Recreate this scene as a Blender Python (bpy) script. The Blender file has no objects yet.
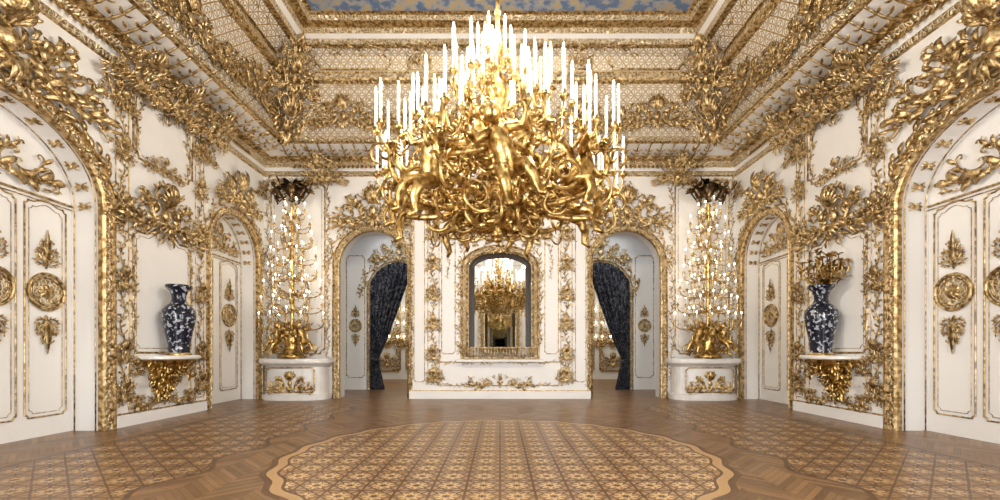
import bpy, math, random
import numpy as np
from mathutils import Vector
pi=math.pi
R=random.Random(7)

# ------------------------------------------------------------------ mesh builder
class MB:
    def __init__(s): s.v=[];s.f=[];s.n=0
    def add(s,v,f,m=0,sm=True):
        v=np.asarray(v,float).reshape(-1,3); f=np.asarray(f,int)
        if len(f)==0: return
        s.v.append(v); s.f.append((f+s.n,m,sm)); s.n+=len(v)
    def put(s,o,M=None,off=None,m=None):
        if not o.v: return
        V=np.concatenate(o.v)
        if M is not None: V=V@np.asarray(M,float)
        if off is not None: V=V+np.asarray(off,float)
        for f,mm,sm in o.f: s.f.append((f+s.n,mm if m is None else m,sm))
        s.v.append(V); s.n+=len(V)
def build(mb,name,mats,parent=None,origin=None,uv=None):
    V=np.concatenate(mb.v)
    if origin is not None: V=V-np.asarray(origin,float)
    lt=np.concatenate([np.full(len(f),f.shape[1]) for f,_,_ in mb.f])
    lv=np.concatenate([f.ravel() for f,_,_ in mb.f])
    mi=np.concatenate([np.full(len(f),m) for f,m,_ in mb.f])
    sm=np.concatenate([np.full(len(f),s) for f,_,s in mb.f])
    me=bpy.data.meshes.new(name)
    me.vertices.add(len(V)); me.vertices.foreach_set('co',V.ravel())
    me.loops.add(len(lv)); me.loops.foreach_set('vertex_index',lv.astype(np.int32))
    me.polygons.add(len(lt)); st=np.concatenate([[0],np.cumsum(lt)[:-1]])
    me.polygons.foreach_set('loop_start',st.astype(np.int32))
    me.polygons.foreach_set('loop_total',lt.astype(np.int32))
    me.polygons.foreach_set('material_index',mi.astype(np.int32))
    me.polygons.foreach_set('use_smooth',sm.astype(bool))
    me.update(calc_edges=True)
    if uv is not None:
        l=me.uv_layers.new(name='UVMap'); l.data.foreach_set('uv',np.asarray(uv)[lv].ravel())
    me.validate()
    for m in mats: me.materials.append(m)
    o=bpy.data.objects.new(name,me); bpy.context.scene.collection.objects.link(o)
    if origin is not None: o.location=origin
    if parent: o.parent=parent
    return o
def empty(name,loc=(0,0,0)):
    e=bpy.data.objects.new(name,None); bpy.context.scene.collection.objects.link(e); e.location=loc; return e
def box(mb,a,b,m=0):
    x0,y0,z0=a;x1,y1,z1=b
    v=[(x0,y0,z0),(x1,y0,z0),(x1,y1,z0),(x0,y1,z0),(x0,y0,z1),(x1,y0,z1),(x1,y1,z1),(x0,y1,z1)]
    mb.add(v,[(0,3,2,1),(4,5,6,7),(0,1,5,4),(1,2,6,5),(2,3,7,6),(3,0,4,7)],m,False)
def nrm(a): return a/np.maximum(np.linalg.norm(a,axis=-1,keepdims=True),1e-9)
def grid_faces(n,k,wrap=True):
    i=np.arange(n-1)[:,None]; j=np.arange(k if wrap else k-1)[None,:]; j2=(j+1)%k
    return np.stack([(i*k+j),(i*k+j2),((i+1)*k+j2),((i+1)*k+j)],-1).reshape(-1,4)
GF={}
def gf(n,k,w=True):
    if (n,k,w) not in GF: GF[(n,k,w)]=grid_faces(n,k,w)
    return GF[(n,k,w)]
def tube(mb,P,rad,k=6,ref=(0,0,1),m=0,closed=False,caps=True):
    P=np.asarray(P,float); rad=np.broadcast_to(np.asarray(rad,float),(len(P),)).copy()
    if closed:
        P=np.concatenate([P,P[:1]]); rad=np.append(rad,rad[0])
        T=np.roll(P[:-1],-1,0)-np.roll(P[:-1],1,0); T=np.concatenate([T,T[:1]])
    else:
        T=np.gradient(P,axis=0)
        if caps:
            P=np.concatenate([P[:1],P,P[-1:]]);T=np.concatenate([T[:1],T,T[-1:]]);rad=np.concatenate([[1e-4],rad,[1e-4]])
    T=nrm(T); B=np.cross(T,np.asarray(ref,float))
    bad=np.linalg.norm(B,axis=1)<.05
    if bad.any(): B[bad]=np.cross(T[bad],np.array([.0,1,.1]))
    B=nrm(B); N=np.cross(B,T)
    a=np.arange(k)*2*pi/k
    V=P[:,None,:]+rad[:,None,None]*(np.cos(a)[None,:,None]*B[:,None,:]+np.sin(a)[None,:,None]*N[:,None,:])
    mb.add(V,gf(len(P),k),m)
def sph(mb,c,r,m=0,k=8,n=6):
    r=np.broadcast_to(np.asarray(r,float),(3,))
    t=np.linspace(0,pi,n+1); a=np.arange(k)*2*pi/k
    V=np.stack([np.sin(t)[:,None]*np.cos(a),np.sin(t)[:,None]*np.sin(a),np.repeat(np.cos(t)[:,None],k,1)],-1)*r+np.asarray(c,float)
    mb.add(V,gf(n+1,k),m)
def lathe(mb,prof,c,k=24,m=0):
    p=np.asarray(prof,float); a=np.arange(k)*2*pi/k
    V=np.stack([p[:,0:1]*np.cos(a),p[:,0:1]*np.sin(a),np.repeat(p[:,1:2],k,1)],-1)+np.asarray(c,float)
    mb.add(V,gf(len(p),k),m)
NL=7; TL=np.linspace(0,1,NL); SL=np.array([-1,-.5,0,.5,1])
def leaf(mb,b,d,up,L,W,curl=1.6,lift=.7,lob=3,m=0):
    b=np.asarray(b,float); d=nrm(np.asarray(d,float)); up=np.asarray(up,float)
    side=nrm(np.cross(d,up)); up=np.cross(side,d)
    th=lift-curl*TL
    x=np.concatenate([[0],np.cumsum(np.cos(th[:-1]))])/(NL-1)*L; h=np.concatenate([[0],np.cumsum(np.sin(th[:-1]))])/(NL-1)*L
    w=W*.5*(np.sin(pi*(.1+.87*TL))**.7)*(.62+.38*np.abs(np.sin(lob*pi*TL+.6)))
    c=np.array([-.6,.1,-.2,.1,-.6])[None,:]*w[:,None]
    V=b+d*x[:,None,None]+up*(h[:,None]+c)[:,:,None]+side*(SL[None,:]*w[:,None])[:,:,None]
    mb.add(V,gf(NL,5,False),m)
def d2(a): return (math.cos(a),math.sin(a),0)
def cs(mb,p,h,L,km,ke,th,kind='C',q=2.5,leaves=2,rng=R,w0=None):
    N=28; s=np.linspace(-1,1,N)
    e=ke*np.abs(s)**(q+1)
    ang=h+km*s+(e*np.sign(s) if kind=='C' else e)
    ds=L/2*(s[1]-s[0])
    x=np.concatenate([[0],np.cumsum((np.cos(ang[1:])+np.cos(ang[:-1]))/2)])*ds
    y=np.concatenate([[0],np.cumsum((np.sin(ang[1:])+np.sin(ang[:-1]))/2)])*ds
    x-=np.interp(0,s,x); y-=np.interp(0,s,y)
    z=(th*.8 if w0 is None else w0)+th*1.2*s**2
    P=np.stack([x+p[0],y+p[1],np.broadcast_to(z,x.shape)],-1)
    tube(mb,P,th*(.5+.5*(1-s*s)),5)
    sph(mb,P[0],th*1.05,k=6,n=4); sph(mb,P[-1],th*1.05,k=6,n=4)
    for i in range(leaves):
        j=int(N*(.2+.6*(i+.5)/leaves)); a=ang[j]-(np.sign(km+ke) if kind=='C' else (1 if i%2 else -1))*rng.uniform(.4,.9)
        leaf(mb,P[j],d2(a),(0,0,1),L*rng.uniform(.15,.26),L*.085)
    return P
def half2(mb,hf):
    mb.put(hf); mb.put(hf,np.diag([-1,1,1]))
def cartouche(W,H,seed,dens=1.0):
    r=random.Random(seed); hf=MB(); mb=MB(); t=min(W,H)*.021
    cs(hf,(.17*W,.38*H),1.2,.9*H,-1.2,-3.6,t*1.2,'C',rng=r,leaves=6)
    cs(hf,(.13*W,.36*H),1.3,.6*H,-1.0,-3.6,t*.8,'C',rng=r,leaves=3)
    cs(hf,(.30*W,.13*H),-.15,.55*W,.5,3.6,t,'S',rng=r,leaves=6)
    cs(hf,(.36*W,.27*H),.5,.38*W,1.2,4,t*.9,'C',rng=r,leaves=4)
    cs(hf,(.10*W,.78*H),2.2,.42*H,1.0,4,t*.9,'C',rng=r,leaves=4)
    cs(hf,(.25*W,.58*H),.9,.4*H,.6,-4,t*.8,'S',rng=r,leaves=3)
    for i in range(int(24*dens)):
        u=r.random(); x=u*.5*W; y=r.uniform(0,1-.75*u)*H*.95
        a=math.atan2(y-.2*H,x*1.3)+r.uniform(-.9,.9)
        if r.random()<.45: cs(hf,(x,y),a,H*r.uniform(.14,.27),r.uniform(-1,1),r.choice([-4,4]),t*.55,r.choice('CS'),leaves=2,rng=r)
        else: leaf(hf,(x,y,t*.5),d2(a),(0,0,1),H*r.uniform(.10,.2),H*r.uniform(.035,.06),lift=r.uniform(.4,1.1))
    for i in range(5): leaf(hf,(0,.52*H,t),d2(pi/2-.24*i-.05),(0,0,1),H*(.42-.05*i),H*.08,lift=.9)
    for i in range(4): leaf(hf,(0,.25*H,t),d2(-pi/2+.4*i+.1),(0,0,1),H*(.27-.03*i),H*.07,lift=.8)
    half2(mb,hf)
    sph(mb,(0,.38*H,t),(W*.05,H*.11,t*2),k=12,n=8)
    return mb
def vine(mb,path,wd,seed,step=.11):
    r=random.Random(seed); P=np.asarray(path,float); sg=np.linalg.norm(np.diff(P,axis=0),axis=1); cl=np.concatenate([[0],np.cumsum(sg)])
    n=max(3,int(cl[-1]/step)); S=np.linspace(0,cl[-1],n*2)
    X=np.interp(S,cl,P[:,0]); Y=np.interp(S,cl,P[:,1]); T=nrm(np.stack([np.gradient(X),np.gradient(Y)],-1))
    off=np.sin(S/step*pi*.4)*wd*.2; Q=np.stack([X-T[:,1]*off,Y+T[:,0]*off,np.full(len(X),.02)],-1)
    tube(mb,Q,wd*.05,5)
    for i in range(1,n*2-1):
        a=math.atan2(T[i,1],T[i,0]); sd=1 if i%2 else -1
        if i%4==1: cs(mb,(Q[i,0]-math.sin(a)*sd*wd*.2,Q[i,1]+math.cos(a)*sd*wd*.2),a+sd*.5,wd*1.0,sd*1.,sd*3.5,wd*.05,'C',leaves=1,rng=r)
        else: leaf(mb,Q[i],d2(a+sd*r.uniform(.4,1.0)),(0,0,1),wd*r.uniform(.4,.65),wd*.18)
def sweep2(mb,path,prof,closed=False,m=0,sm=False):
    P=np.asarray(path,float); pr=np.asarray(prof,float)
    if closed: a=nrm(P-np.roll(P,1,0)); b=nrm(np.roll(P,-1,0)-P)
    else:
        d=nrm(np.diff(P,axis=0)); a=np.concatenate([d[:1],d]); b=np.concatenate([d,d[-1:]])
    n1=np.stack([-a[:,1],a[:,0]],-1); n2=np.stack([-b[:,1],b[:,0]],-1)
    n=nrm(n1+n2); n=n/np.maximum((n*n1).sum(1,keepdims=True),.4)
    V=np.concatenate([P[:,None,:]+n[:,None,:]*pr[None,:,0:1],np.broadcast_to(pr[None,:,1:2],(len(P),len(pr),1))],-1)
    if closed: V=np.concatenate([V,V[:1]])
    mb.add(V,gf(len(V),len(pr),False),m,sm)
def thin(r,c=0,w=0): return [(c+r*math.cos(a),w+r*math.sin(a)) for a in np.linspace(0,pi,6)]
def rect(u0,u1,v0,v1,notch=.0,top=0.0):
    pts=[]
    def cor(cx,cy,a0):
        if notch<=0: pts.append((cx,cy)); return
        for i in range(6):
            a=a0-i*pi/2/5; pts.append((cx+notch*math.cos(a),cy+notch*math.sin(a)))
    cor(u0,v0,pi/2); cor(u1,v0,pi); cor(u1,v1,-pi/2)
    if top>0:
        a,b=u1-.22*(u1-u0),u0+.22*(u1-u0)
        for t in np.linspace(0,1,10): pts.append((a+(b-a)*t,v1+top*math.sin(pi*t)))
    cor(u0,v1,0)
    return pts
def frame(mb,u0,u1,v0,v1,r=.02,notch=.07,top=0,w=0):
    sweep2(mb,rect(u0,u1,v0,v1,notch,top),thin(r,0,w),True,0,True)
def archpath(uc,hw,vs,rise,n=24,v0=0):
    p=[(uc-hw,v0)]+[(uc-hw,v0+(vs-v0)*t) for t in (.33,.66)]
    p+=[(uc-hw*math.cos(a),vs+rise*math.sin(a)) for a in np.linspace(0,pi,n)]
    return p+[(uc+hw,v0+(vs-v0)*t) for t in (.66,.33)]+[(uc+hw,v0)]
def archframe(mb,uc,hw,vs,rise,wd=.2):
    p=archpath(uc,hw,vs,rise)
    sweep2(mb,p,[(-.02,-.06),(-.02,.015),(.015,.04),(.03,.02)],False,0,False)
    sweep2(mb,p,[(.03,.02),(wd*.82,.02)],False,1,False)
    sweep2(mb,p,[(wd*.82,.02),(wd*.86,.06),(wd,.055),(wd*1.03,0)],False,0,False)
    P=np.asarray(p); sg=np.linalg.norm(np.diff(P,axis=0),axis=1); cl=np.concatenate([[0],np.cumsum(sg)])
    for i,s in enumerate(np.arange(.08,cl[-1]-.08,.075)):
        x=np.interp(s,cl,P[:,0]);y=np.interp(s,cl,P[:,1]);x2=np.interp(s+.05,cl,P[:,0]);y2=np.interp(s+.05,cl,P[:,1])
        a=math.atan2(y2-y,x2-x); sd=1 if i%2 else -1
        leaf(mb,(x-math.sin(a)*wd*.45,y+math.cos(a)*wd*.45,.02),d2(a+.8*sd),(0,0,1),.11,wd*.3,lift=.5,curl=1.2)
def wall_arch(mb,u0,u1,H,arches,depth,m=0):
    cur=u0
    def q(a,b,c,d): mb.add([(*a,0),(*b,0),(*c,0),(*d,0)],[(0,1,2,3)],m,False)
    for (uc,hw,vs,rise) in arches:
        q((cur,0),(uc-hw,0),(uc-hw,H),(cur,H)); cur=uc+hw
        A=[(uc-hw*math.cos(a),vs+rise*math.sin(a)) for a in np.linspace(0,pi,25)]
        for i in range(24): q(A[i],A[i+1],(A[i+1][0],H),(A[i][0],H))
        p=np.array([(uc-hw,0)]+A+[(uc+hw,0)])
        V=np.stack([np.c_[p,np.zeros(len(p))],np.c_[p,np.full(len(p),-depth)]],1)
        mb.add(V,gf(len(p),2,False),m,False)
    q((cur,0),(u1,0),(u1,H),(cur,H))
def archfill(mb,uc,hw,vs,rise,w,m=0,v0=0):
    A=[(uc-hw*math.cos(a),vs+rise*math.sin(a)) for a in np.linspace(0,pi,25)]
    V=[]
    for (x,y) in A: V+=[(x,v0,w),(x,y,w)]
    mb.add(V,gf(25,2,False),m,False)
XW=6.4;YB=12.2;YF=-.7
FR_={'left':(np.array([[0,1,0],[0,0,1],[1,0,0]],float),np.array([-XW,0,0.])),
     'right':(np.array([[0,1,0],[0,0,1],[-1,0,0]],float),np.array([XW,0,0.])),
     'back':(np.array([[1,0,0],[0,0,1],[0,-1,0]],float),np.array([0,YB,0.])),
     'front':(np.array([[1,0,0],[0,0,1],[0,1,0]],float),np.array([0,YF,0.]))}
def onwall(src,side,dst=None,u=0,v=0,w=0,s=1):
    M,o=FR_[side]; d=dst or MB(); d.put(src,M*s,o+np.array([u,v,w],float)@M); return d

# ------------------------------------------------------------------ materials
def newmat(n):
    m=bpy.data.materials.new(n); m.use_nodes=True; nt=m.node_tree; return m,nt,nt.nodes['Principled BSDF']
def simple(n,c,ro=.5,me=0,em=None,es=0,var=0,sc=6):
    m,nt,b=newmat(n); b.inputs['Base Color'].default_value=(*c,1); b.inputs['Roughness'].default_value=ro; b.inputs['Metallic'].default_value=me
    if em: b.inputs['Emission Color'].default_value=(*em,1); b.inputs['Emission Strength'].default_value=es
    if var:
        tc=nt.nodes.new('ShaderNodeTexCoord'); no=nt.nodes.new('ShaderNodeTexNoise'); no.inputs['Scale'].default_value=sc; no.inputs['Detail'].default_value=4
        nt.links.new(tc.outputs['Object'],no.inputs['Vector'])
        cr=nt.nodes.new('ShaderNodeValToRGB'); cr.color_ramp.elements[0].position=.3;cr.color_ramp.elements[1].position=.7
        cr.color_ramp.elements[0].color=(*[x*(1-var) for x in c],1); cr.color_ramp.elements[1].color=(*c,1)
        nt.links.new(no.outputs['Fac'],cr.inputs['Fac']); nt.links.new(cr.outputs['Color'],b.inputs['Base Color'])
    return m
def goldmat(n,c1,c2,ro=.3,bump=.25,sc=9,met=1.0):
    m,nt,b=newmat(n); b.inputs['Metallic'].default_value=met; b.inputs['Roughness'].default_value=ro
    tc=nt.nodes.new('ShaderNodeTexCoord'); no=nt.nodes.new('ShaderNodeTexNoise'); no.inputs['Scale'].default_value=sc; no.inputs['Detail'].default_value=3
    nt.links.new(tc.outputs['Object'],no.inputs['Vector'])
    cr=nt.nodes.new('ShaderNodeValToRGB'); cr.color_ramp.elements[0].position=.4;cr.color_ramp.elements[1].position=.58
    cr.color_ramp.elements[0].color=(*c1,1); cr.color_ramp.elements[1].color=(*c2,1)
    nt.links.new(no.outputs['Fac'],cr.inputs['Fac']); nt.links.new(cr.outputs['Color'],b.inputs['Base Color'])
    n2=nt.nodes.new('ShaderNodeTexNoise'); n2.inputs['Scale'].default_value=45; nt.links.new(tc.outputs['Object'],n2.inputs['Vector'])
    bp=nt.nodes.new('ShaderNodeBump'); bp.inputs['Strength'].default_value=bump; bp.inputs['Distance'].default_value=.02
    nt.links.new(n2.outputs['Fac'],bp.inputs['Height']); nt.links.new(bp.outputs['Normal'],b.inputs['Normal'])
    return m
white=simple('white_plaster',(.85,.838,.81),.45,var=.03,sc=2)
marble=simple('white_marble',(.83,.815,.78),.25,var=.12,sc=4)
gold=goldmat('gilded_stucco',(.27,.17,.065),(.72,.55,.30),.40,.4,14)
gold2=goldmat('polished_gilt_bronze',(.28,.165,.045),(.80,.57,.23),.32,.25,12)
bronze=goldmat('dark_bronze',(.05,.035,.02),(.16,.1,.05),.35)
darkwood=simple('dark_frame',(.03,.022,.015),.3)
candlem=simple('candle_wax',(.88,.87,.84),.5)
bulb=simple('candle_bulb',(1,.9,.7),.4,em=(1,.88,.68),es=14)
crystal=simple('crystal',(.90,.88,.82),.08,.5)
mirror=simple('mirror_glass',(.72,.73,.72),.02,1)
def node_math(nt):
    def M(op,a,b=None,c=None):
        n=nt.nodes.new('ShaderNodeMath'); n.operation=op
        for i,x in enumerate((a,b,c)):
            if x is None: continue
            if isinstance(x,(int,float)): n.inputs[i].default_value=x
            else: nt.links.new(x,n.inputs[i])
        return n.outputs[0]
    return M
def mixc(nt,f,a,b):
    n=nt.nodes.new('ShaderNodeMix'); n.data_type='RGBA'
    if isinstance(f,(int,float)): n.inputs[0].default_value=f
    else: nt.links.new(f,n.inputs[0])
    for i,x in ((6,a),(7,b)):
        if isinstance(x,tuple): n.inputs[i].default_value=(*x,1)
        else: nt.links.new(x,n.inputs[i])
    return n.outputs[2]
def carvedmat():
    m,nt,b=newmat('carved_gilt_relief'); M=node_math(nt); tc=nt.nodes.new('ShaderNodeTexCoord')
    v=nt.nodes.new('ShaderNodeTexVoronoi'); v.feature='DISTANCE_TO_EDGE'; v.inputs['Scale'].default_value=15; nt.links.new(tc.outputs['Object'],v.inputs['Vector'])
    no=nt.nodes.new('ShaderNodeTexNoise'); no.inputs['Scale'].default_value=22; nt.links.new(tc.outputs['Object'],no.inputs['Vector'])
    g=M('GREATER_THAN',M('ADD',v.outputs['Distance'],M('MULTIPLY',no.outputs['Fac'],.16)),.15)
    gc=mixc(nt,no.outputs['Fac'],(.28,.18,.065),(.82,.64,.36))
    nt.links.new(mixc(nt,g,(.70,.62,.46),gc),b.inputs['Base Color']); nt.links.new(M('MULTIPLY',g,.9),b.inputs['Metallic']); b.inputs['Roughness'].default_value=.42
    bp=nt.nodes.new('ShaderNodeBump'); bp.inputs['Strength'].default_value=.8; bp.inputs['Distance'].default_value=.03
    nt.links.new(M('MINIMUM',M('MULTIPLY',v.outputs['Distance'],3),1.0),bp.inputs['Height']); nt.links.new(bp.outputs[0],b.inputs['Normal'])
    return m
def floormat():
    m,nt,b=newmat('parquet_inlay'); M=node_math(nt)
    tc=nt.nodes.new('ShaderNodeTexCoord'); sp=nt.nodes.new('ShaderNodeSeparateXYZ'); nt.links.new(tc.outputs['Object'],sp.inputs[0])
    x,y=sp.outputs[0],sp.outputs[1]
    zig=M('PINGPONG',x,.38); t=M('DIVIDE',M('ADD',y,zig),.09); fl=M('FLOOR',t); col=M('FLOOR',M('DIVIDE',x,.38))
    wn=nt.nodes.new('ShaderNodeTexWhiteNoise'); wn.noise_dimensions='2D'
    cb=nt.nodes.new('ShaderNodeCombineXYZ'); nt.links.new(fl,cb.inputs[0]); nt.links.new(col,cb.inputs[1]); nt.links.new(cb.outputs[0],wn.inputs['Vector'])
    plain=mixc(nt,wn.outputs['Value'],(.15,.075,.028),(.29,.155,.065))
    plain=mixc(nt,M('LESS_THAN',M('FRACT',t),.08),plain,(.09,.045,.018))
    no=nt.nodes.new('ShaderNodeTexNoise'); no.inputs['Scale'].default_value=2.3; no.inputs['Detail'].default_value=4; nt.links.new(tc.outputs['Object'],no.inputs['Vector'])
    yc=M('SUBTRACT',y,5.75)
    th=M('ARCTAN2',yc,x)
    def lattice(p,base1,base2,dark,light):
        fx=M('SUBTRACT',M('FRACT',M('DIVIDE',x,p)),.5); fy=M('SUBTRACT',M('FRACT',M('DIVIDE',y,p)),.5)
        rr=M('SQRT',M('ADD',M('MULTIPLY',fx,fx),M('MULTIPLY',fy,fy))); ta=M('ARCTAN2',fy,fx)
        star=M('ADD',.27,M('MULTIPLY',M('COSINE',M('MULTIPLY',ta,8)),.08))
        afx=M('ABSOLUTE',fx); afy=M('ABSOLUTE',fy)
        diag=M('MINIMUM',M('ABSOLUTE',M('SUBTRACT',afx,afy)),M('ABSOLUTE',M('SUBTRACT',M('ADD',afx,afy),.5)))
        grid=M('GREATER_THAN',M('MAXIMUM',afx,afy),.46)
        c=mixc(nt,no.outputs['Fac'],base1,base2)
        c=mixc(nt,M('LESS_THAN',diag,.045),c,dark)
        c=mixc(nt,M('LESS_THAN',rr,M('ADD',star,.05)),c,dark)
        c=mixc(nt,M('LESS_THAN',rr,star),c,light)
        c=mixc(nt,M('LESS_THAN',rr,M('MULTIPLY',star,.42)),c,dark)
        return mixc(nt,grid,c,dark)
    pat=lattice(.32,(.38,.215,.09),(.50,.30,.135),(.13,.058,.022),(.66,.44,.21))
    pat2=lattice(.36,(.24,.13,.05),(.32,.18,.075),(.10,.045,.018),(.45,.28,.125))
    ax=M('ABSOLUTE',x); ay=M('ABSOLUTE',yc)
    edge=M('MULTIPLY',M('COSINE',M('MULTIPLY',y,5.2)),.12)
    axe=M('ADD',ax,edge)
    band=M('MULTIPLY',M('MULTIPLY',M('GREATER_THAN',axe,3.3),M('LESS_THAN',ax,5.45)),M('LESS_THAN',ay,4.9))
    c=mixc(nt,band,plain,pat2)
    bl=M('MAXIMUM',M('LESS_THAN',M('ABSOLUTE',M('SUBTRACT',ax,5.5)),.04),M('LESS_THAN',M('ABSOLUTE',M('SUBTRACT',axe,3.27)),.03))
    c=mixc(nt,M('MULTIPLY',bl,M('LESS_THAN',ay,4.95)),c,(.10,.045,.018))
    r0=M('SQRT',M('ADD',M('MULTIPLY',x,x),M('MULTIPLY',yc,yc)))
    r=M('ADD',r0,M('MULTIPLY',M('COSINE',M('MULTIPLY',th,24)),.03))
    c=mixc(nt,M('LESS_THAN',r,2.70),c,(.12,.055,.02))
    c=mixc(nt,M('LESS_THAN',r,2.63),c,(.50,.30,.13))
    c=mixc(nt,M('LESS_THAN',r,2.53),c,(.13,.06,.02))
    c=mixc(nt,M('LESS_THAN',r,2.50),c,pat)
    nt.links.new(c,b.inputs['Base Color'])
    nt.links.new(M('ADD',M('MULTIPLY',no.outputs['Fac'],.15),.26),b.inputs['Roughness'])
    b.inputs['Specular IOR Level'].default_value=.5
    return m
def covemat():
    m,nt,b=newmat('gilt_lattice_cove'); M=node_math(nt)
    tc=nt.nodes.new('ShaderNodeTexCoord'); sp=nt.nodes.new('ShaderNodeSeparateXYZ'); nt.links.new(tc.outputs['UV'],sp.inputs[0])
    x,y=sp.outputs[0],sp.outputs[1]; p=.36
    a=M('DIVIDE',M('ADD',x,y),p); c=M('DIVIDE',M('SUBTRACT',x,y),p)
    fa=M('ABSOLUTE',M('SUBTRACT',M('FRACT',a),.5)); fc=M('ABSOLUTE',M('SUBTRACT',M('FRACT',c),.5))
    l=M('MAXIMUM',M('GREATER_THAN',fa,.44),M('GREATER_THAN',fc,.44))
    r=M('SQRT',M('ADD',M('MULTIPLY',fa,fa),M('MULTIPLY',fc,fc)))
    th=M('ARCTAN2',M('SUBTRACT',M('FRACT',a),.5),M('SUBTRACT',M('FRACT',c),.5))
    rc=M('ADD',.18,M('MULTIPLY',M('COSINE',M('MULTIPLY',th,4)),.12))
    rose=M('MULTIPLY',M('LESS_THAN',r,rc),M('GREATER_THAN',r,M('MULTIPLY',rc,.3)))
    ring_=M('LESS_THAN',M('ABSOLUTE',M('SUBTRACT',r,.37)),.04)
    g=M('MAXIMUM',M('MAXIMUM',l,rose),ring_)
    nt.links.new(mixc(nt,g,(.78,.75,.67),(.48,.34,.15)),b.inputs['Base Color'])
    nt.links.new(M('MULTIPLY',g,.6),b.inputs['Metallic']); b.inputs['Roughness'].default_value=.42
    bp=nt.nodes.new('ShaderNodeBump'); bp.inputs['Distance'].default_value=.02; bp.inputs['Strength'].default_value=.7; nt.links.new(g,bp.inputs['Height']); nt.links.new(bp.outputs[0],b.inputs['Normal'])
    return m
def porcelain():
    m,nt,b=newmat('blue_white_porcelain'); tc=nt.nodes.new('ShaderNodeTexCoord')
    v=nt.nodes.new('ShaderNodeTexVoronoi'); v.inputs['Scale'].default_value=16; v.feature='SMOOTH_F1'
    no=nt.nodes.new('ShaderNodeTexNoise'); no.inputs['Scale'].default_value=15; no.inputs['Detail'].default_value=5
    nt.links.new(tc.outputs['Object'],v.inputs['Vector']); nt.links.new(tc.outputs['Object'],no.inputs['Vector'])
    M=node_math(nt); f=M('GREATER_THAN',M('SUBTRACT',no.outputs['Fac'],M('MULTIPLY',v.outputs['Distance'],.3)),.445)
    c=mixc(nt,f,(.005,.008,.022),(.38,.41,.46))
    nt.links.new(c,b.inputs['Base Color']); b.inputs['Roughness'].default_value=.14; b.inputs['Coat Weight'].default_value=.2
    return m
def drape():
    m,nt,b=newmat('navy_damask'); tc=nt.nodes.new('ShaderNodeTexCoord'); v=nt.nodes.new('ShaderNodeTexNoise'); v.inputs['Scale'].default_value=8; v.inputs['Detail'].default_value=3; v.inputs['Distortion'].default_value=1.5
    nt.links.new(tc.outputs['Object'],v.inputs['Vector']); M=node_math(nt)
    nt.links.new(mixc(nt,M('GREATER_THAN',v.outputs['Fac'],.54),(.008,.010,.020),(.13,.135,.155)),b.inputs['Base Color']); b.inputs['Roughness'].default_value=.7
    return m
def fresco():
    m,nt,b=newmat('painted_ceiling'); tc=nt.nodes.new('ShaderNodeTexCoord'); v=nt.nodes.new('ShaderNodeTexNoise'); v.inputs['Scale'].default_value=4.5; v.inputs['Detail'].default_value=8
    nt.links.new(tc.outputs['Object'],v.inputs['Vector']); cr=nt.nodes.new('ShaderNodeValToRGB'); e=cr.color_ramp.elements
    e[0].position=.42;e[0].color=(.10,.16,.28,1);e[1].position=.6;e[1].color=(.42,.33,.19,1); e.new(.5).color=(.28,.31,.36,1)
    nt.links.new(v.outputs['Fac'],cr.inputs[0]); nt.links.new(cr.outputs[0],b.inputs['Base Color']); return m
floorM=floormat();coveM=covemat();porc=porcelain();drapeM=drape();frescoM=fresco();carved=carvedmat()
GM=[gold,carved]

# ------------------------------------------------------------------ room shell
HW=6.7
A_near=(5.75,1.5,3.6,1.1); A_far=(10.93,.98,3.6,.98); A_fr=(.57,.98,3.6,.98)
A_b=[(-3.43,.94,3.6,.94),(3.43,.94,3.6,.94)]
mb=MB(); box(mb,(-9,-2,-.1),(9,20.5,0)); build(mb,'floor',[floorM])
side=MB(); wall_arch(side,YF,YB,HW,[A_fr,A_near,A_far],.5)
for A in (A_near,A_far): archfill(side,*A,-.5)
for s in ('left','right'): build(onwall(side,s),'wall_'+s,[white])
bk=MB(); wall_arch(bk,-XW,XW,HW,A_b,.45)
def pier(mb):
    u=2.38
    mb.add([(-u,0,0),(-u,0,.16),(u,0,.16),(u,0,0),(-u,HW,0),(-u,HW,.16),(u,HW,.16),(u,HW,0)],[(0,1,5,4),(1,2,6,5),(2,3,7,6)],0,False)
pier(bk)
build(onwall(bk,'back'),'wall_back',[white]); build(onwall(bk,'front'),'wall_front',[white])
mb=MB(); pw=MB(); wall_arch(pw,-XW,XW,5.2,[(-3.3,.95,3.2,.95),(3.3,.95,3.2,.95)],.25)
M_,o_=FR_['back']; mb.put(pw,M_,o_+np.array([0,2.6,0]))
def quad(mb,*p,m=0): mb.add(p,[(0,1,2,3)],m,False)
for sx in (-1,1):
    quad(mb,(sx*XW,YB+.4,0),(sx*XW,20,0),(sx*XW,20,5.2),(sx*XW,YB+.4,5.2))
quad(mb,(-XW,20,0),(XW,20,0),(XW,20,5.2),(-XW,20,5.2)); quad(mb,(-XW,YB+.2,5.2),(XW,YB+.2,5.2),(XW,20,5.2),(-XW,20,5.2))
quad(mb,(0,YB+.3,0),(0,20,0),(0,20,5.2),(0,YB+.3,5.2))
build(mb,'wall_anteroom',[white])
def ring(mb,prof,mats=None,uvs=None,m=0,sm=False):
    for i in range(len(prof)-1):
        (d0,z0),(d1,z1)=prof[i],prof[i+1]
        def c(d,z): return [(-XW+d,YF+d,z),(XW-d,YF+d,z),(XW-d,YB-d,z),(-XW+d,YB-d,z)]
        A,B=c(d0,z0),c(d1,z1)
        for k in range(4):
            k2=(k+1)%4; mb.add([A[k],A[k2],B[k2],B[k]],[(0,1,2,3)],mats[i] if mats else m,sm)
            if uvs is not None:
                ax=0 if k%2==0 else 1
                for P,q in ((A[k],i),(A[k2],i),(B[k2],i+1),(B[k],i+1)): uvs.append((P[ax],ARC[q]))
mb=MB()
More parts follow.
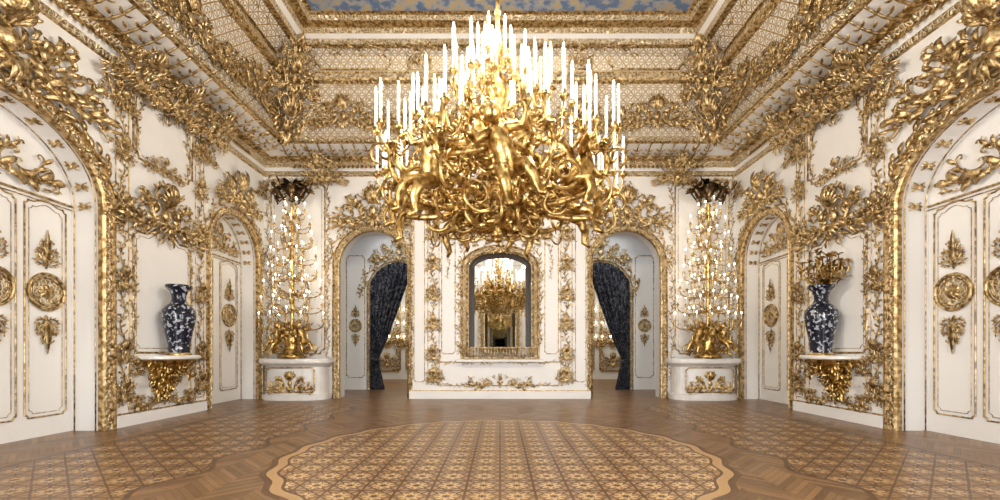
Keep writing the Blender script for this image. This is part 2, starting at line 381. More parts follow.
ring(mb,[(0,6.0),(.05,6.02),(.08,6.1),(.05,6.13),(.07,6.22),(.2,6.34),(.3,6.36),(.34,6.42),(.86,6.50),(.93,6.52),(1.0,6.60),(.94,6.64)],[1,2,1,0,2,1,1,0,1,2,1])
build(mb,'trim_1',[white,gold,carved])
C0,CW,CH,CZ=.94,.72,1.88,6.62
tt=np.linspace(0,1,9); cov=[(C0+CW*(1-math.cos(t*pi/2)),CZ+CH*math.sin(t*pi/2)) for t in tt]
ARC=np.concatenate([[0],np.cumsum([math.dist(cov[i],cov[i+1]) for i in range(8)])])
mb=MB();uvs=[];ring(mb,cov,uvs=uvs); build(mb,'ceiling_cove',[coveM],uv=uvs)
mb=MB(); ring(mb,[(1.55,8.44),(1.7,8.43),(1.74,8.54),(1.85,8.58),(1.9,8.68),(2.1,8.7),(2.16,8.78),(2.25,8.8)],[1,2,0,2,1,2,1])
d,z=cov[4]; ring(mb,[(d-.06,z-.1),(d+.1,z-.08),(d+.12,z-.03),(d+.13,z+.06),(d+.14,z+.1),(d,z+.12)],[1,1,2,1,1])
build(mb,'trim_2',[white,gold,carved])
mb=MB(); box(mb,(-XW+2.1,YF+2.1,8.8),(XW-2.1,YB-2.1,8.9)); build(mb,'ceiling',[frescoM])
def bb(mb,u0,u1,w=0):
    box(mb,(u0,0,w),(u1,.2,w+.06)); box(mb,(u0,.2,w),(u1,.225,w+.03),1)
s=MB()
for a,b in ((1.75,4.05),(7.46,9.75)): bb(s,a,b)
for n in ('left','right'): build(onwall(s,n),'baseboard_'+n,[white,gold])
s=MB()
bb(s,-2.42,2.42,.16)
for n in ('back','front'): build(onwall(s,n),'baseboard_'+n,[white,gold])

# ------------------------------------------------------------------ gilded ornament: side walls
def medallion(mb,u,v,r,w=0):
    t=np.linspace(0,2*pi,25)[:-1]
    tube(mb,np.stack([u+r*np.cos(t),v+r*np.sin(t),np.full(24,w+.02)],-1),r*.10,6,closed=True)
    tube(mb,np.stack([u+r*.76*np.cos(t),v+r*.76*np.sin(t),np.full(24,w+.015)],-1),r*.04,5,closed=True)
    V=[(u,v,w+.012)]+[(u+r*math.cos(a),v+r*math.sin(a),w+.01) for a in t]
    mb.add(V,[(0,i+1,(i+1)%24+1) for i in range(24)],1,False)
    for i in range(8): leaf(mb,(u,v,w+.02),d2(i*pi/4),(0,0,1),r*.6,r*.28,lift=.4)
    for sg in (1,-1):
        h=MB(); rr=random.Random(3)
        cs(h,(.4*r,.25*r),.3,1.1*r,1,4,r*.045,'C',leaves=4); cs(h,(.25*r,.8*r),1.2,1.3*r,-.8,-4,r*.045,'S',leaves=5); cs(h,(.5*r,.6*r),.9,.9*r,.8,4,r*.04,'C',leaves=3)
        cs(h,(.15*r,1.3*r),1.4,.9*r,-.8,-4,r*.04,'C',leaves=3)
        leaf(h,(0,0,0),d2(pi/2),(0,0,1),2.2*r,.3*r,lift=.2,curl=.4)
        for k in range(4): leaf(h,(0,(.2+.35*k)*r,0),d2(pi/2-.6),(0,0,1),(.8-.1*k)*r,.2*r,lift=.3,curl=.8)
        g=MB(); half2(g,h); mb.put(g,np.diag([1,sg,1]),(u,v+sg*1.3*r,w+.01))
S=MB()
archframe(S,*A_near,wd=.2); archframe(S,*A_far,wd=.15); archframe(S,*A_fr,wd=.15)
S.put(cartouche(2.9,1.5,11,2.4),np.diag([1,1,1.6]),(5.75,4.72,.06))
S.put(cartouche(1.7,1.15,12,1.8),np.diag([1,1,1.4]),(10.93,4.62,.06))
for A,wd in ((A_near,.5),(A_far,.34)):
    for sg in (-1,1):
        uc,hw,vs,ri=A; pth=[(uc+sg*(hw+.24)*math.cos(a),vs+(ri+.26)*math.sin(a)) for a in np.linspace(-.15,1.1,8)]
        vine(S,pth,wd*.8,31)
        S.put(cartouche(.8,.6,33),None,(uc+sg*(hw+.25),5.35,.04))
uc=8.52
for u in (7.62,9.58):
    vine(S,[(u,.35),(u,6.0)],.22,int(u*10),.12)
    for du in (-.13,.13): sweep2(S,[(u+du,.25),(u+du,6.0)],thin(.012),False,0,True)
    for v in (.6,1.25,2.5,3.75,4.7,5.5): S.put(cartouche(.42,.5,int(v*10)),None,(u,v-.2,.05))
frame(S,7.85,9.3,1.25,3.4,top=.2); frame(S,7.92,9.23,1.33,3.33,.007,top=.18)
S.put(cartouche(1.95,1.15,21,2.4),np.diag([1,1,1.5]),(uc,3.4,.05))
frame(S,7.85,9.35,4.7,5.95,notch=.12); frame(S,7.92,9.28,4.77,5.88,.007,notch=.12); S.put(cartouche(1.4,.5,22,1.3),np.diag([1,-1,1]),(uc,6.02,.05)); S.put(cartouche(1.0,.45,23,1.3),None,(uc,4.55,.05))
vine(S,[(7.86,1.4),(7.86,3.5)],.17,5); vine(S,[(9.3,1.4),(9.3,3.5)],.17,6)
for sg,u in ((1,7.95),(-1,9.22)): vine(S,[(u,4.75),(u-.05*sg,5.2),(u+.1*sg,5.85)],.2,9)
frame(S,7.85,9.3,.32,1.0,.016,.08); S.put(cartouche(1.4,.32,24,1.3),None,(uc,.25,.03))
for u in (7.9,9.25): S.put(cartouche(.35,.35,25),None,(u,.85,.03)); S.put(cartouche(.35,.35,25),np.diag([1,-1,1]),(u,.5,.03))
frame(S,9.42,9.74,.3,1.0,.01,.03)
frame(S,1.9,3.95,.32,1.0); frame(S,1.9,3.95,1.25,5.9)
D=MB()
for (uc_,hw,vs,ri),pan,pwid in ((A_near,[-1.08,-.34,.34,1.08],.31),(A_far,[-.5,.5],.36)):
    for du in pan:
        frame(D,uc_+du-pwid,uc_+du+pwid,.3,3.5,.012,.05,w=-.49,top=.06)
        frame(D,uc_+du-pwid+.06,uc_+du+pwid-.06,.36,3.43,.005,.05,w=-.49,top=.06)
        medallion(D,uc_+du,2.18,.27,-.49)
    D.put(cartouche(hw*1.6,ri*.8,41,1.8),None,(uc_,vs+.1,-.46))
    sweep2(D,[(uc_-hw,vs),(uc_+hw,vs)],thin(.018,0,-.48),False,0,True)
    sweep2(D,[(uc_-hw,vs-.06),(uc_+hw,vs-.06)],thin(.008,0,-.48),False,0,True)
    q=archpath(uc_,hw-.02,vs,ri)
    for w in (-.44,-.1): tube(D,[(a,b,w) for a,b in q],.01,5)
    for i in range(4,len(q)-3,2):
        a,b=q[i]; dx,dy=uc_-a,vs-b
        for sg in (-1,1):
            for k in (-.7,0,.7): leaf(D,(a,b,-.27),(-dy*k*.7,dx*k*.7,sg*1.0),(dx,dy,0),.13,.05)
for n in ('left','right'):
    build(onwall(S,n),'gilded_wall_ornament',GM); build(onwall(D,n),'trim_3' if n=='left' else 'trim_4',GM)
# ------------------------------------------------------------------ back wall ornament
B=MB()
for A in A_b: archframe(B,*A,wd=.16)
for u in (-3.43,3.43):
    B.put(cartouche(2.1,1.3,51,2.4),None,(u,4.58,.05))
    for sg in (-1,1):
        vine(B,[(u+sg*1.2*math.cos(a),3.6+1.2*math.sin(a)) for a in np.linspace(-.1,1.1,8)],.28,53)
for sg in (-1,1):
    u0,u1=sorted((sg*4.75,sg*6.2)); frame(B,u0,u1,1.2,5.85,.02,.12,top=0); frame(B,u0+.08,u1-.08,1.28,5.77,.008,.12)
    B.put(cartouche(1.3,.6,55,1.3),np.diag([1,-1,1]),(sg*5.48,5.95,.05))
    vine(B,[(sg*6.28,.5),(sg*6.28,6)],.18,56); vine(B,[(sg*4.66,.5),(sg*4.66,6)],.18,57)
C=MB()
for sg in (-1,1):
    u=1.78
    vine(C,[(sg*u,.45),(sg*u,5.9)],.25,58)
    for du in (-.15,.15): sweep2(C,[(sg*(u+du),.4),(sg*(u+du),5.9)],thin(.011),False,0,True)
    for v in (.6,1.2,2.0,2.8,3.6,4.4,5.3): C.put(cartouche(.4,.5,60+int(v)),None,(sg*u,v-.2,.05))
    a,b=sorted((sg*2.02,sg*2.3)); frame(C,a,b,.45,5.8,.01,.04)
    a,b=sorted((sg*1.2,sg*1.56)); frame(C,a,b,1.2,4.3,.012,.05,top=.08); vine(C,[(sg*1.38,3.2),(sg*1.38,4.1)],.14,61)
    sweep2(C,[(sg*2.36,.25),(sg*2.36,6)],thin(.02),False,0,True); vine(C,[(sg*2.34,.3),(sg*2.34,6)],.12,69)
    a,b=sorted((sg*.2,sg*1.56)); frame(C,a,b,5.05,5.9,.012,.08)
frame(C,-1.75,1.75,.35,.98,.015,.1); C.put(cartouche(1.8,.38,62,1.6),None,(0,.3,.03))
for sg in (-1,1): vine(C,[(sg*.5,.36),(sg*1.7,.38)],.14,63); vine(C,[(sg*.2,.95),(sg*1.7,.98)],.13,64); C.put(cartouche(.4,.4,68),None,(sg*1.7,.5,.03))
C.put(cartouche(2.5,1.25,65,2.6),None,(0,4.1,.08))
for sg in (-1,1): vine(C,[(sg*1.05,1.2),(sg*1.08,3.6),(sg*.9,4.1),(sg*.5,4.45)],.24,66)
mirpath=archpath(0,.86,3.5,.42,20,1.08)
C2=MB(); sweep2(C2,mirpath,[(-.02,-.02),(-.02,.05),(.03,.08),(.05,.05)],False,0); sweep2(C2,mirpath,[(.05,.05),(.13,.05)],False,1); sweep2(C2,mirpath,[(.13,.05),(.15,.09),(.18,.08),(.2,0)],False,0)
C2.put(cartouche(.7,.36,67),None,(0,3.85,.1))
sweep2(C2,[(-1.0,1.36),(1.0,1.36)],thin(.02,0,.1)); sweep2(C2,[(-1.05,1.09),(1.05,1.09)],thin(.025,0,.1))
for u in np.arange(-.95,.96,.08): tube(C2,[(u,1.09,.13),(u,1.36,.13)],.011,5)
mg=MB(); archfill(mg,0,.86,3.5,.42,.02,0,1.08)
dk=MB(); sweep2(dk,archpath(0,.83,3.5,.4,20,1.36),[(-.15,.025),(-.08,.05),(0,.03)],False)
for n in ('back','front'):
    build(onwall(B,n),'gilded_wall_ornament',GM)
    build(onwall(C,n,w=.16),'gilded_wall_ornament',GM)
    e=empty('pier_mirror')
    build(onwall(C2,n,w=.16),'gilt_frame',GM,e); build(onwall(mg,n,w=.16),'glass',[mirror],e); build(onwall(dk,n,w=.16),'inner_rim',[darkwood],e)
s=MB(); box(s,(-1.15,.99,.16),(1.15,1.05,.40))
build(onwall(s,'back'),'mirror_shelf',[marble])
# ------------------------------------------------------------------ cornice and cove ornament
def cornleaf(mb,L0,L1):
    for u in np.arange(L0,L1,.12):
        leaf(mb,(u,6.3,.12),(0,-1,0),(0,0,1),.17,.09,lift=.2,curl=-.6)
        leaf(mb,(u,6.52,.95),(0,-.5,.6),(0,.5,1),.14,.08)
        sph(mb,(u+.06,6.36,.3),.018,k=6,n=4)
    for i,u in enumerate(np.arange(L0,L1,.30)):   # scrolled modillions under the corona
        t=np.linspace(0,1,14)
        P=np.stack([np.full(14,u),6.36-.10*np.sin(t*pi*1.1)+.10*t,.12+.78*t],-1); tube(mb,P,.03*(1-.4*t),5,ref=(1,0,0))
        for sg in (-1,1):
            for w_ in (.3,.5,.7): leaf(mb,(u,6.38,w_),(sg,-.25,.5),(0,-1,0),.15,.06,lift=.2)
covept=lambda t:(C0+CW*(1-math.cos(t*pi/2)),CZ+CH*math.sin(t*pi/2))
def covtang(t):
    a=np.array([CW*math.sin(t*pi/2),CH*math.cos(t*pi/2)]); a/=np.linalg.norm(a); return a
def oncove(dst,src,sidename,u,t,wo=.04,M2=None):
    M,o=FR_[sidename]; d,z=covept(t); td,tz=covtang(t)
    L=np.array([[1,0,0],[0,tz,td],[0,-td,tz]])
    off=np.array([u,z,d])+wo*np.array([0,-td,tz])
    L2=(np.asarray(M2,float)@L) if M2 is not None else L
    dst.put(src,L2@M,o+off@M)
def tilted(dst,src,sidename,u,v,w,tilt):
    """place ornament leaning out from the wall under the cornice"""
    M,o=FR_[sidename]; c_,s_=math.cos(tilt),math.sin(tilt)
    L=np.array([[1,0,0],[0,c_,s_],[0,-s_,c_]]); dst.put(src,L@M,o+np.array([u,v,w])@M)
big=cartouche(2.4,1.25,71,2.6); med=cartouche(1.6,.95,72,2.2); sml=cartouche(.9,.7,73,1.4); hang=cartouche(1.1,.95,79,2.0)
vn=MB(); vine(vn,[(0,0),(1.9,0)],.24,74)
vv=MB(); vine(vv,[(0,0),(0,.95)],.24,75)
for du in (-.14,.14): sweep2(vv,[(du,0),(du,.95)],thin(.015))
crv=MB(); vine(crv,[(1.25*math.cos(a)-0,.88*math.sin(a)) for a in np.linspace(.05,pi-.05,20)],.24,76)
sweep2(crv,[(1.38*math.cos(a),.97*math.sin(a)) for a in np.linspace(0,pi,24)],thin(.022)); sweep2(crv,[(1.12*math.cos(a),.79*math.sin(a)) for a in np.linspace(0,pi,24)],thin(.016))
pnl=MB(); frame(pnl,-.9,.9,.08,.78,.022,.1); vine(pnl,[(-.8,.43),(.8,.43)],.22,77)
pn2=MB(); frame(pn2,-.28,.28,.08,.78,.018,.06); pn2.put(cartouche(.5,.6,78),None,(0,.12,.02))
for n,(a,b,c) in {'back':(-5.5,5.5,0),'left':(.2,11.3,5.75),'right':(.2,11.3,5.75)}.items():
    K=MB(); t=MB(); cornleaf(t,a,b); K.put(onwall(t,n))
    span=[c-4.1,c,c+4.1] if n!='back' else [-3.9,0,3.9]
    for i,u in enumerate(span):
        if n!='back' and i==0: continue
        oncove(K,crv,n,u,.02); oncove(K,big if i==1 else med,n,u,.05,.08)
    mids=[c+2.05,c-2.05] if n!='back' else [-1.95,1.95]
    for u in mids:
        oncove(K,vv,n,u,.02); oncove(K,med,n,u,.02,.1); oncove(K,pn2,n,u,.56,.05)
        oncove(K,sml,n,u-1.05,.04,.06); oncove(K,sml,n,u+1.05,.04,.06)
    for u in (span if n=='back' else span[1:]):
        oncove(K,pnl,n,u if abs(u-c)<1 else u-.35*np.sign(u-c),.56,.04)
    for u in np.arange(a+1.2,b-2.6,1.9): oncove(K,vn,n,u,.97,.06); oncove(K,vn,n,u,.47,.1)
    for u in ((-4.66,-1.78,1.78,4.66) if n=='back' else (7.62,9.58,8.6)):
        tilted(K,hang,n,u,5.72,.14,.72)
    build(K,'gilded_cornice_ornament',[gold])
K=MB()
for sx in (-1,1):
    q=.7071; Wd=np.array([-sx*q,-q,0]); Ud=np.array([q,-sx*q,0])
    for src,h,dd,sc in ((big,6.35,.75,1.15),(med,7.4,1.15,1.05),(sml,8.05,1.4,1.0)):
        tilt=.45; Vd=np.array([0,0,1])*math.cos(tilt)+Wd*math.sin(tilt); Wn=Wd*math.cos(tilt)-np.array([0,0,1])*math.sin(tilt)
        K.put(src,np.array([Ud*.75*sc,Vd*sc,Wn*1.4]),np.array([sx*(XW-dd),YB-dd,h])+Wd*.35)
build(K,'gilded_cornice_ornament',[gold])
# ------------------------------------------------------------------ chandelier
CX,CY=-.03,5.6
G=MB(); Wx=MB(); Bl=MB(); r=random.Random(3)
lathe(G,[(0,2.68),(.04,2.70),(.07,2.75),(.04,2.8),(.12,2.86),(.22,2.98),(.3,3.12),(.24,3.28),(.14,3.36),(.12,3.5),(.24,3.62),(.3,3.78),(.18,3.95),(.08,4.05),(.07,4.25),(.14,4.36),(.16,4.5),(.07,4.65),(.04,4.9),(.08,5.0),(.05,5.15),(.025,5.3),(.025,8.8)],(CX,CY,0),16)
lathe(G,[(.02,8.62),(.2,8.7),(.26,8.8)],(CX,CY,0),16)
for z in np.arange(5.5,8.7,.22): sph(G,(CX,CY,z),(.045,.045,.06),k=8,n=5)
def radp(a,rr,z): return np.array([CX+rr*math.cos(a),CY+rr*math.sin(a),z])
def bez(P,n=16):
    P=np.asarray(P,float); t=np.linspace(0,1,n)[:,None]
    def rec(Q):
        return Q[0] if len(Q)==1 else rec([Q[i]*(1-t)+Q[i+1]*t for i in range(len(Q)-1)])
    return rec([p[None,:]*np.ones((n,1)) for p in P])
def candle(p,h=.4):
    lathe(G,[(.01,-.06),(.035,-.02),(.05,.0),(.022,.01),(.02,.05),(.0,.05)],p,8)
    lathe(Wx,[(.017,.02),(.017,h),(.0,h+.005)],p,7)
    sph(Bl,p+np.array([0,0,h+.025]),(.009,.009,.026),k=6,n=4)
Z=np.array([0,0,1.])
def arm(a,r0,z0,r1,z1,th,nc,sag,h,cl=.16,ls=1.0):
    P2=bez([(r0,z0),(r0+.5*(r1-r0),z0-sag*1.6),(r1*1.12,z0-sag*.8),(r1*1.08,z1-.25),(r1,z1-.12)],18)
    P=np.stack([CX+P2[:,0]*math.cos(a),CY+P2[:,0]*math.sin(a),P2[:,1]],-1)
    out=np.array([math.cos(a),math.sin(a),0]); tan=np.array([-math.sin(a),math.cos(a),0])
    P=P+tan*(np.sin(np.linspace(0,pi*2,18))*.06*r.choice([-1,1]))[:,None]
    tube(G,P,np.linspace(th*1.3,th*.6,18),6,ref=tuple(tan+.01))
    t=np.linspace(0,1,18)
    for j,s0,up in ((8,.18,-1),(13,.12,1)):
        sc=s0*ls*(1-t)**.8+.02; cc=P[j]+Z*.05*up+out*.08; an=(1.2-t*7)*-up
        tube(G,cc+out*(sc*np.cos(an))[:,None]+Z*(sc*np.sin(an))[:,None],th*.45*(1-.5*t),5,ref=tan)
    for i in range(2,17):
        d=P[i]-P[i-1]; d=d/np.linalg.norm(d); sg=1 if i%2 else -1
        leaf(G,P[i],d+tan*sg*.9+r.uniform(-.3,.3)*out,Z+out*.4,r.uniform(.09,.15)*ls,.055*ls,lift=.5,curl=2)
        if i%2: leaf(G,P[i],d*.6-Z*.5+out*.5,out,r.uniform(.1,.15)*ls,.055*ls,curl=2.2)
    e=P[-1]
    for k in range(nc):
        b=a+2*pi*(k+.5)/nc; o2=np.array([math.cos(b),math.sin(b),0]); hh=r.uniform(-.06,.08)
        c=e+o2*cl+Z*(.12+hh)
        tube(G,bez([e-Z*.06,e+o2*cl*.9-Z*.14,c-Z*.04],8),.011,5,ref=np.cross(o2,(0,0,1.)))
        leaf(G,e,o2-Z*.3,(0,0,1),.12,.05); leaf(G,c-Z*.03,o2+Z*.2,(0,0,1),.07,.04); candle(c,h)
    sph(G,e,.04)
NA=9
for i in range(NA):
    k=i%3; arm(2*pi*(i+.25)/NA,.3,3.1,1.46-.07*k,3.50+.09*k,.038,6,.16,.44,.19)
for i in range(8): arm(2*pi*(i+.6)/8,.20,3.62,.92+.08*(i%2),3.98+.12*(i%2),.026,5,.04,.44,.16,.75)
for i in range(6): arm(2*pi*(i+.25)/6,.10,4.2,.45,4.52,.018,4,.03,.42,.12,.6)
for i in range(5): arm(2*pi*(i+.2)/5,.05,4.75,.2,4.95,.012,1,.04,.40,.03,.4)
for i in range(700):
    z=r.uniform(2.8,3.5); rm=np.interp(z,[2.74,2.9,3.1,3.25,3.5],[.18,.48,.85,.95,.5]); rr=rm*math.sqrt(r.uniform(.3,1)); a=r.uniform(0,2*pi)
    out=np.array([math.cos(a),math.sin(a),0]); tan=np.array([-math.sin(a),math.cos(a),0])
    d=out*r.uniform(.1,1)+tan*r.uniform(-1,1)+Z*r.uniform(-.6,.9)
    leaf(G,radp(a,rr,z),d,out*.7+Z*r.uniform(-.6,.6),r.uniform(.10,.22),r.uniform(.04,.07),curl=r.uniform(1.5,3),lift=r.uniform(.3,1.2))
for i in range(27):
    a=2*pi*i/27+r.uniform(-.1,.1); lo=i%3; c0=radp(a,(1.0,.75,.42)[lo],(3.25,3.0,2.92)[lo]); out=np.array([math.cos(a),math.sin(a),0]); tan=np.array([-math.sin(a),math.cos(a),0])
    t=np.linspace(0,1,24); sc=(.17,.19,.16)[lo]*(1-t)**.8+.02; an=(2.4-t*9)*r.choice([-1,1]); dd=(out+tan*r.uniform(-1.5,1.5)); dd/=np.linalg.norm(dd)
    tube(G,c0+dd*(sc*np.cos(an))[:,None]+Z*(sc*np.sin(an))[:,None]+np.cross(dd,Z)*(.08*t)[:,None],.024*(1-.5*t),6,ref=np.cross(dd,(0,0,1.)))
def putto(mb,c,a,s=1.0,lean=0.0,m=0):
    o0=np.array([math.cos(a),math.sin(a),0]); t=np.array([-math.sin(a),math.cos(a),0])
    z=Z*math.cos(lean)+t*math.sin(lean); t=t*math.cos(lean)-Z*math.sin(lean); o=o0
    P=lambda x,y,h: c+s*(o*x+t*y+z*h)
    tube(mb,[P(0,0,-.04),P(.02,0,.0),P(.03,0,.06),P(.05,0,.14),P(.06,0,.22),P(.07,0,.28),P(.08,0,.33)],np.array([.05,.08,.085,.08,.085,.06,.03])*s,10,ref=t,m=m)
    sph(mb,P(.1,0,.39),np.array([.065,.065,.075])*s,k=12,n=8,m=m)
    sph(mb,P(.168,0,.385),np.array([.012,.012,.014])*s,k=6,n=4,m=m)
    for i in range(9): b=i*2.4; sph(mb,P(.08+.045*math.cos(b),.05*math.sin(b),.42+.02*(i%2)),.028*s,k=6,n=4,m=m)
    for sg in (-1,1):
        up=.36+.12*sg
        tube(mb,[P(.06,sg*.06,.28),P(.08,sg*.12,.26),P(.12,sg*.18,.24),P(.17,sg*.21,.3),P(.2,sg*.22,up)],np.array([.036,.036,.03,.026,.018])*s,7,ref=o,m=m)
        sph(mb,P(.2,sg*.22,up+.02),.022*s,k=6,n=4,m=m)
        tube(mb,[P(.02,sg*.04,0),P(.1,sg*.07,0),P(.17,sg*.09,-.03),P(.2,sg*.1,-.13),P(.17,sg*.11,-.24),P(.23,sg*.12,-.27)],np.array([.055,.055,.045,.038,.025,.018])*s,7,ref=t,m=m)
        for k in range(4): leaf(mb,P(-.03,sg*.04,.22),t*sg*(1-.15*k)+z*(.2+.25*k)-o*.3,o,(.28-.03*k)*s,.08*s,m=m)
for i in range(7): putto(G,radp(2*pi*i/7+.35,1.0,3.12),2*pi*i/7+.35,1.45,lean=.35*(-1)**i)
for i in range(5): putto(G,radp(2*pi*i/5+.6,.38,3.62),2*pi*i/5+.6,1.1,lean=.2*(-1)**i)
for i in range(10): a=2*pi*i/10; leaf(G,radp(a,.08,2.85),(math.cos(a),math.sin(a),-.15),(0,0,1),.38,.12,lift=-.2,curl=-1.4)
sph(G,(CX,CY,2.68),.055)
e=empty('chandelier')
build(G,'gilt_body',[gold2],e); build(Wx,'candles',[candlem],e); build(Bl,'bulbs',[bulb],e)
# ------------------------------------------------------------------ corner girandoles on consoles
def girandole(sx):
    x0,y0,zb=sx*5.4,11.68,1.085
    e=empty('candelabrum')
    G=MB();W=MB();Bu=MB();Cr=MB();Dk=MB(); r=random.Random(9)
    c=np.array([x0,y0,0.])
    lathe(G,[(.0,zb),(.34,zb),(.36,zb+.06),(.25,zb+.12),(.16,zb+.3),(.2,zb+.5),(.1,zb+.75),(.04,zb+.95),(.06,1.3+zb),(.035,1.6+zb),(.06,2.3+zb),(.035,3.2+zb),(.045,4.0+zb)],c,12)
    for i in range(150):
        a=r.uniform(0,2*pi); z=zb+r.uniform(0.08,.9); rr=np.interp(z-zb,[0,.3,.9],[.5,.34,.1]); o=np.array([math.cos(a),math.sin(a)*.5,0])
        leaf(G,c+o*rr+Z*z,o*r.uniform(.4,1.2)+np.array([r.uniform(-.7,.7),0,r.uniform(0,.8)]),(0,-.5,1),r.uniform(.12,.22),.06,curl=1.6)
    for sg in (-1,1):
        putto(G,c+np.array([sg*.34,-.08,zb+.42]),-pi/2+sg*.5,1.1,lean=-.3*sg)
        t=np.linspace(0,1,24); sc=.2*(1-t)**.8+.02; an=-1.5+t*8
        for q in (0,1): tube(G,c+np.stack([sg*((.5-.2*q)+sc*np.cos(an)),np.full(24,-.12-.06*q),zb+.25+.3*q+sc*np.sin(an)*.8],-1),.024,6,ref=(0,1,0))
    tiers=[(1.0,.86,13),(1.42,.82,12),(1.84,.76,12),(2.26,.68,11),(2.68,.62,10),(3.10,.54,9),(3.50,.46,8),(3.85,.34,6)]
    for h,rad,n in tiers:
        for i in range(n):
            a=2*pi*(i+.5*(n%2)+.2*r.random())/n; o=np.array([math.cos(a),math.sin(a)*.42,0]); inn=i%2; rr=rad*(.6 if inn else 1.0)*r.uniform(.93,1.0)
            e0=c+Z*(zb+h-.15); p=c+o*rr+Z*(zb+h+(.12 if inn else -.02))
            tube(G,bez([e0,e0+o*rr*.6-Z*.22,p-Z*.24+o*.08,p],12),.016,5,ref=np.cross(o,(0,0,1.)))
            lathe(G,[(.005,-.05),(.05,0),(.02,.01),(.02,.04),(0,.04)],p,7)
            lathe(W,[(.014,.02),(.014,.17),(0,.17)],p,6); sph(Bu,p+Z*.195,(.017,.017,.034),k=6,n=4)
            for dz in (.08,.13,.18): sph(Cr,p+Z*(-dz),(.014,.014,.024),k=5,n=4)
            for k in range(4):
                q=e0*(1-(k+1)/5.)+p*((k+1)/5.)
                if k%2: 
                    for dz in (.2,.26): sph(Cr,q+Z*(-dz),(.014,.014,.028),k=5,n=4)
                leaf(G,q-Z*.08,o+np.array([r.uniform(-.6,.6),0,r.uniform(-.6,.3)]),(0,0,1),.13,.05)
    zt=zb+4.05
    lathe(Dk,[(.03,0),(.1,.03),(.05,.1),(.14,.2),(.19,.32),(.15,.4),(.17,.43)],c+Z*zt,12)
    for i in range(80):
        a=r.uniform(0,2*pi); o=np.array([math.cos(a),math.sin(a)*.6,0]); leaf(Dk,c+Z*(zt+r.uniform(.25,.45))+o*.1,o+Z*r.uniform(-.1,1),(0,0,1),r.uniform(.14,.28),.08,curl=2)
    for sg in (-1,1):
        putto(Dk,c+np.array([sg*.27,-.05,zt+.12]),-pi/2,.85,lean=.45*sg)
        tube(Dk,[c+np.array([sg*.12,-.05,zt+.15]),c+np.array([sg*.3,-.05,zt+.0]),c+np.array([sg*.46,-.05,zt+.2]),c+np.array([sg*.34,-.05,zt+.3])],.025,6,ref=(0,1,0))
    build(G,'gilt_stand',[gold2],e);build(W,'candles',[candlem],e);build(Bu,'bulbs',[bulb],e);build(Cr,'crystals',[crystal],e);build(Dk,'urn',[bronze],e)
    e=empty('marble_console')
    C=MB()
    def half(rx,ry,z,n=20): return [(x0-rx*math.cos(a),12.12-ry*(math.sin(a)**.55 if math.sin(a)>0 else 0),z) for a in np.linspace(0,pi,n)]
    prof=[(.86,.6,0),(.86,.6,.14),(.8,.55,.16),(.78,.53,.86),(.84,.58,.9),(.93,.68,.95),(.95,.7,.98),(.95,.7,1.06),(.93,.68,1.08),(0.01,0.01,1.08)]
    V=[half(*p) for p in prof]; C.add(np.array(V),gf(len(prof),20,False),0,False)
    build(C,'body',[marble],e)
    O=MB(); cc=cartouche(1.15,.62,81,2.2); V2=np.array([[1,0,0],[0,0,1],[0,-1,0]],float); O.put(cc,V2,(x0,12.12-.55,.2))
    f=MB(); frame(f,-.62,.62,.2,.84,.015,.06); O.put(f,V2,(x0,12.12-.54,0))
    build(O,'gilt_relief',[gold2],e)
for sx in (-1,1): girandole(sx)
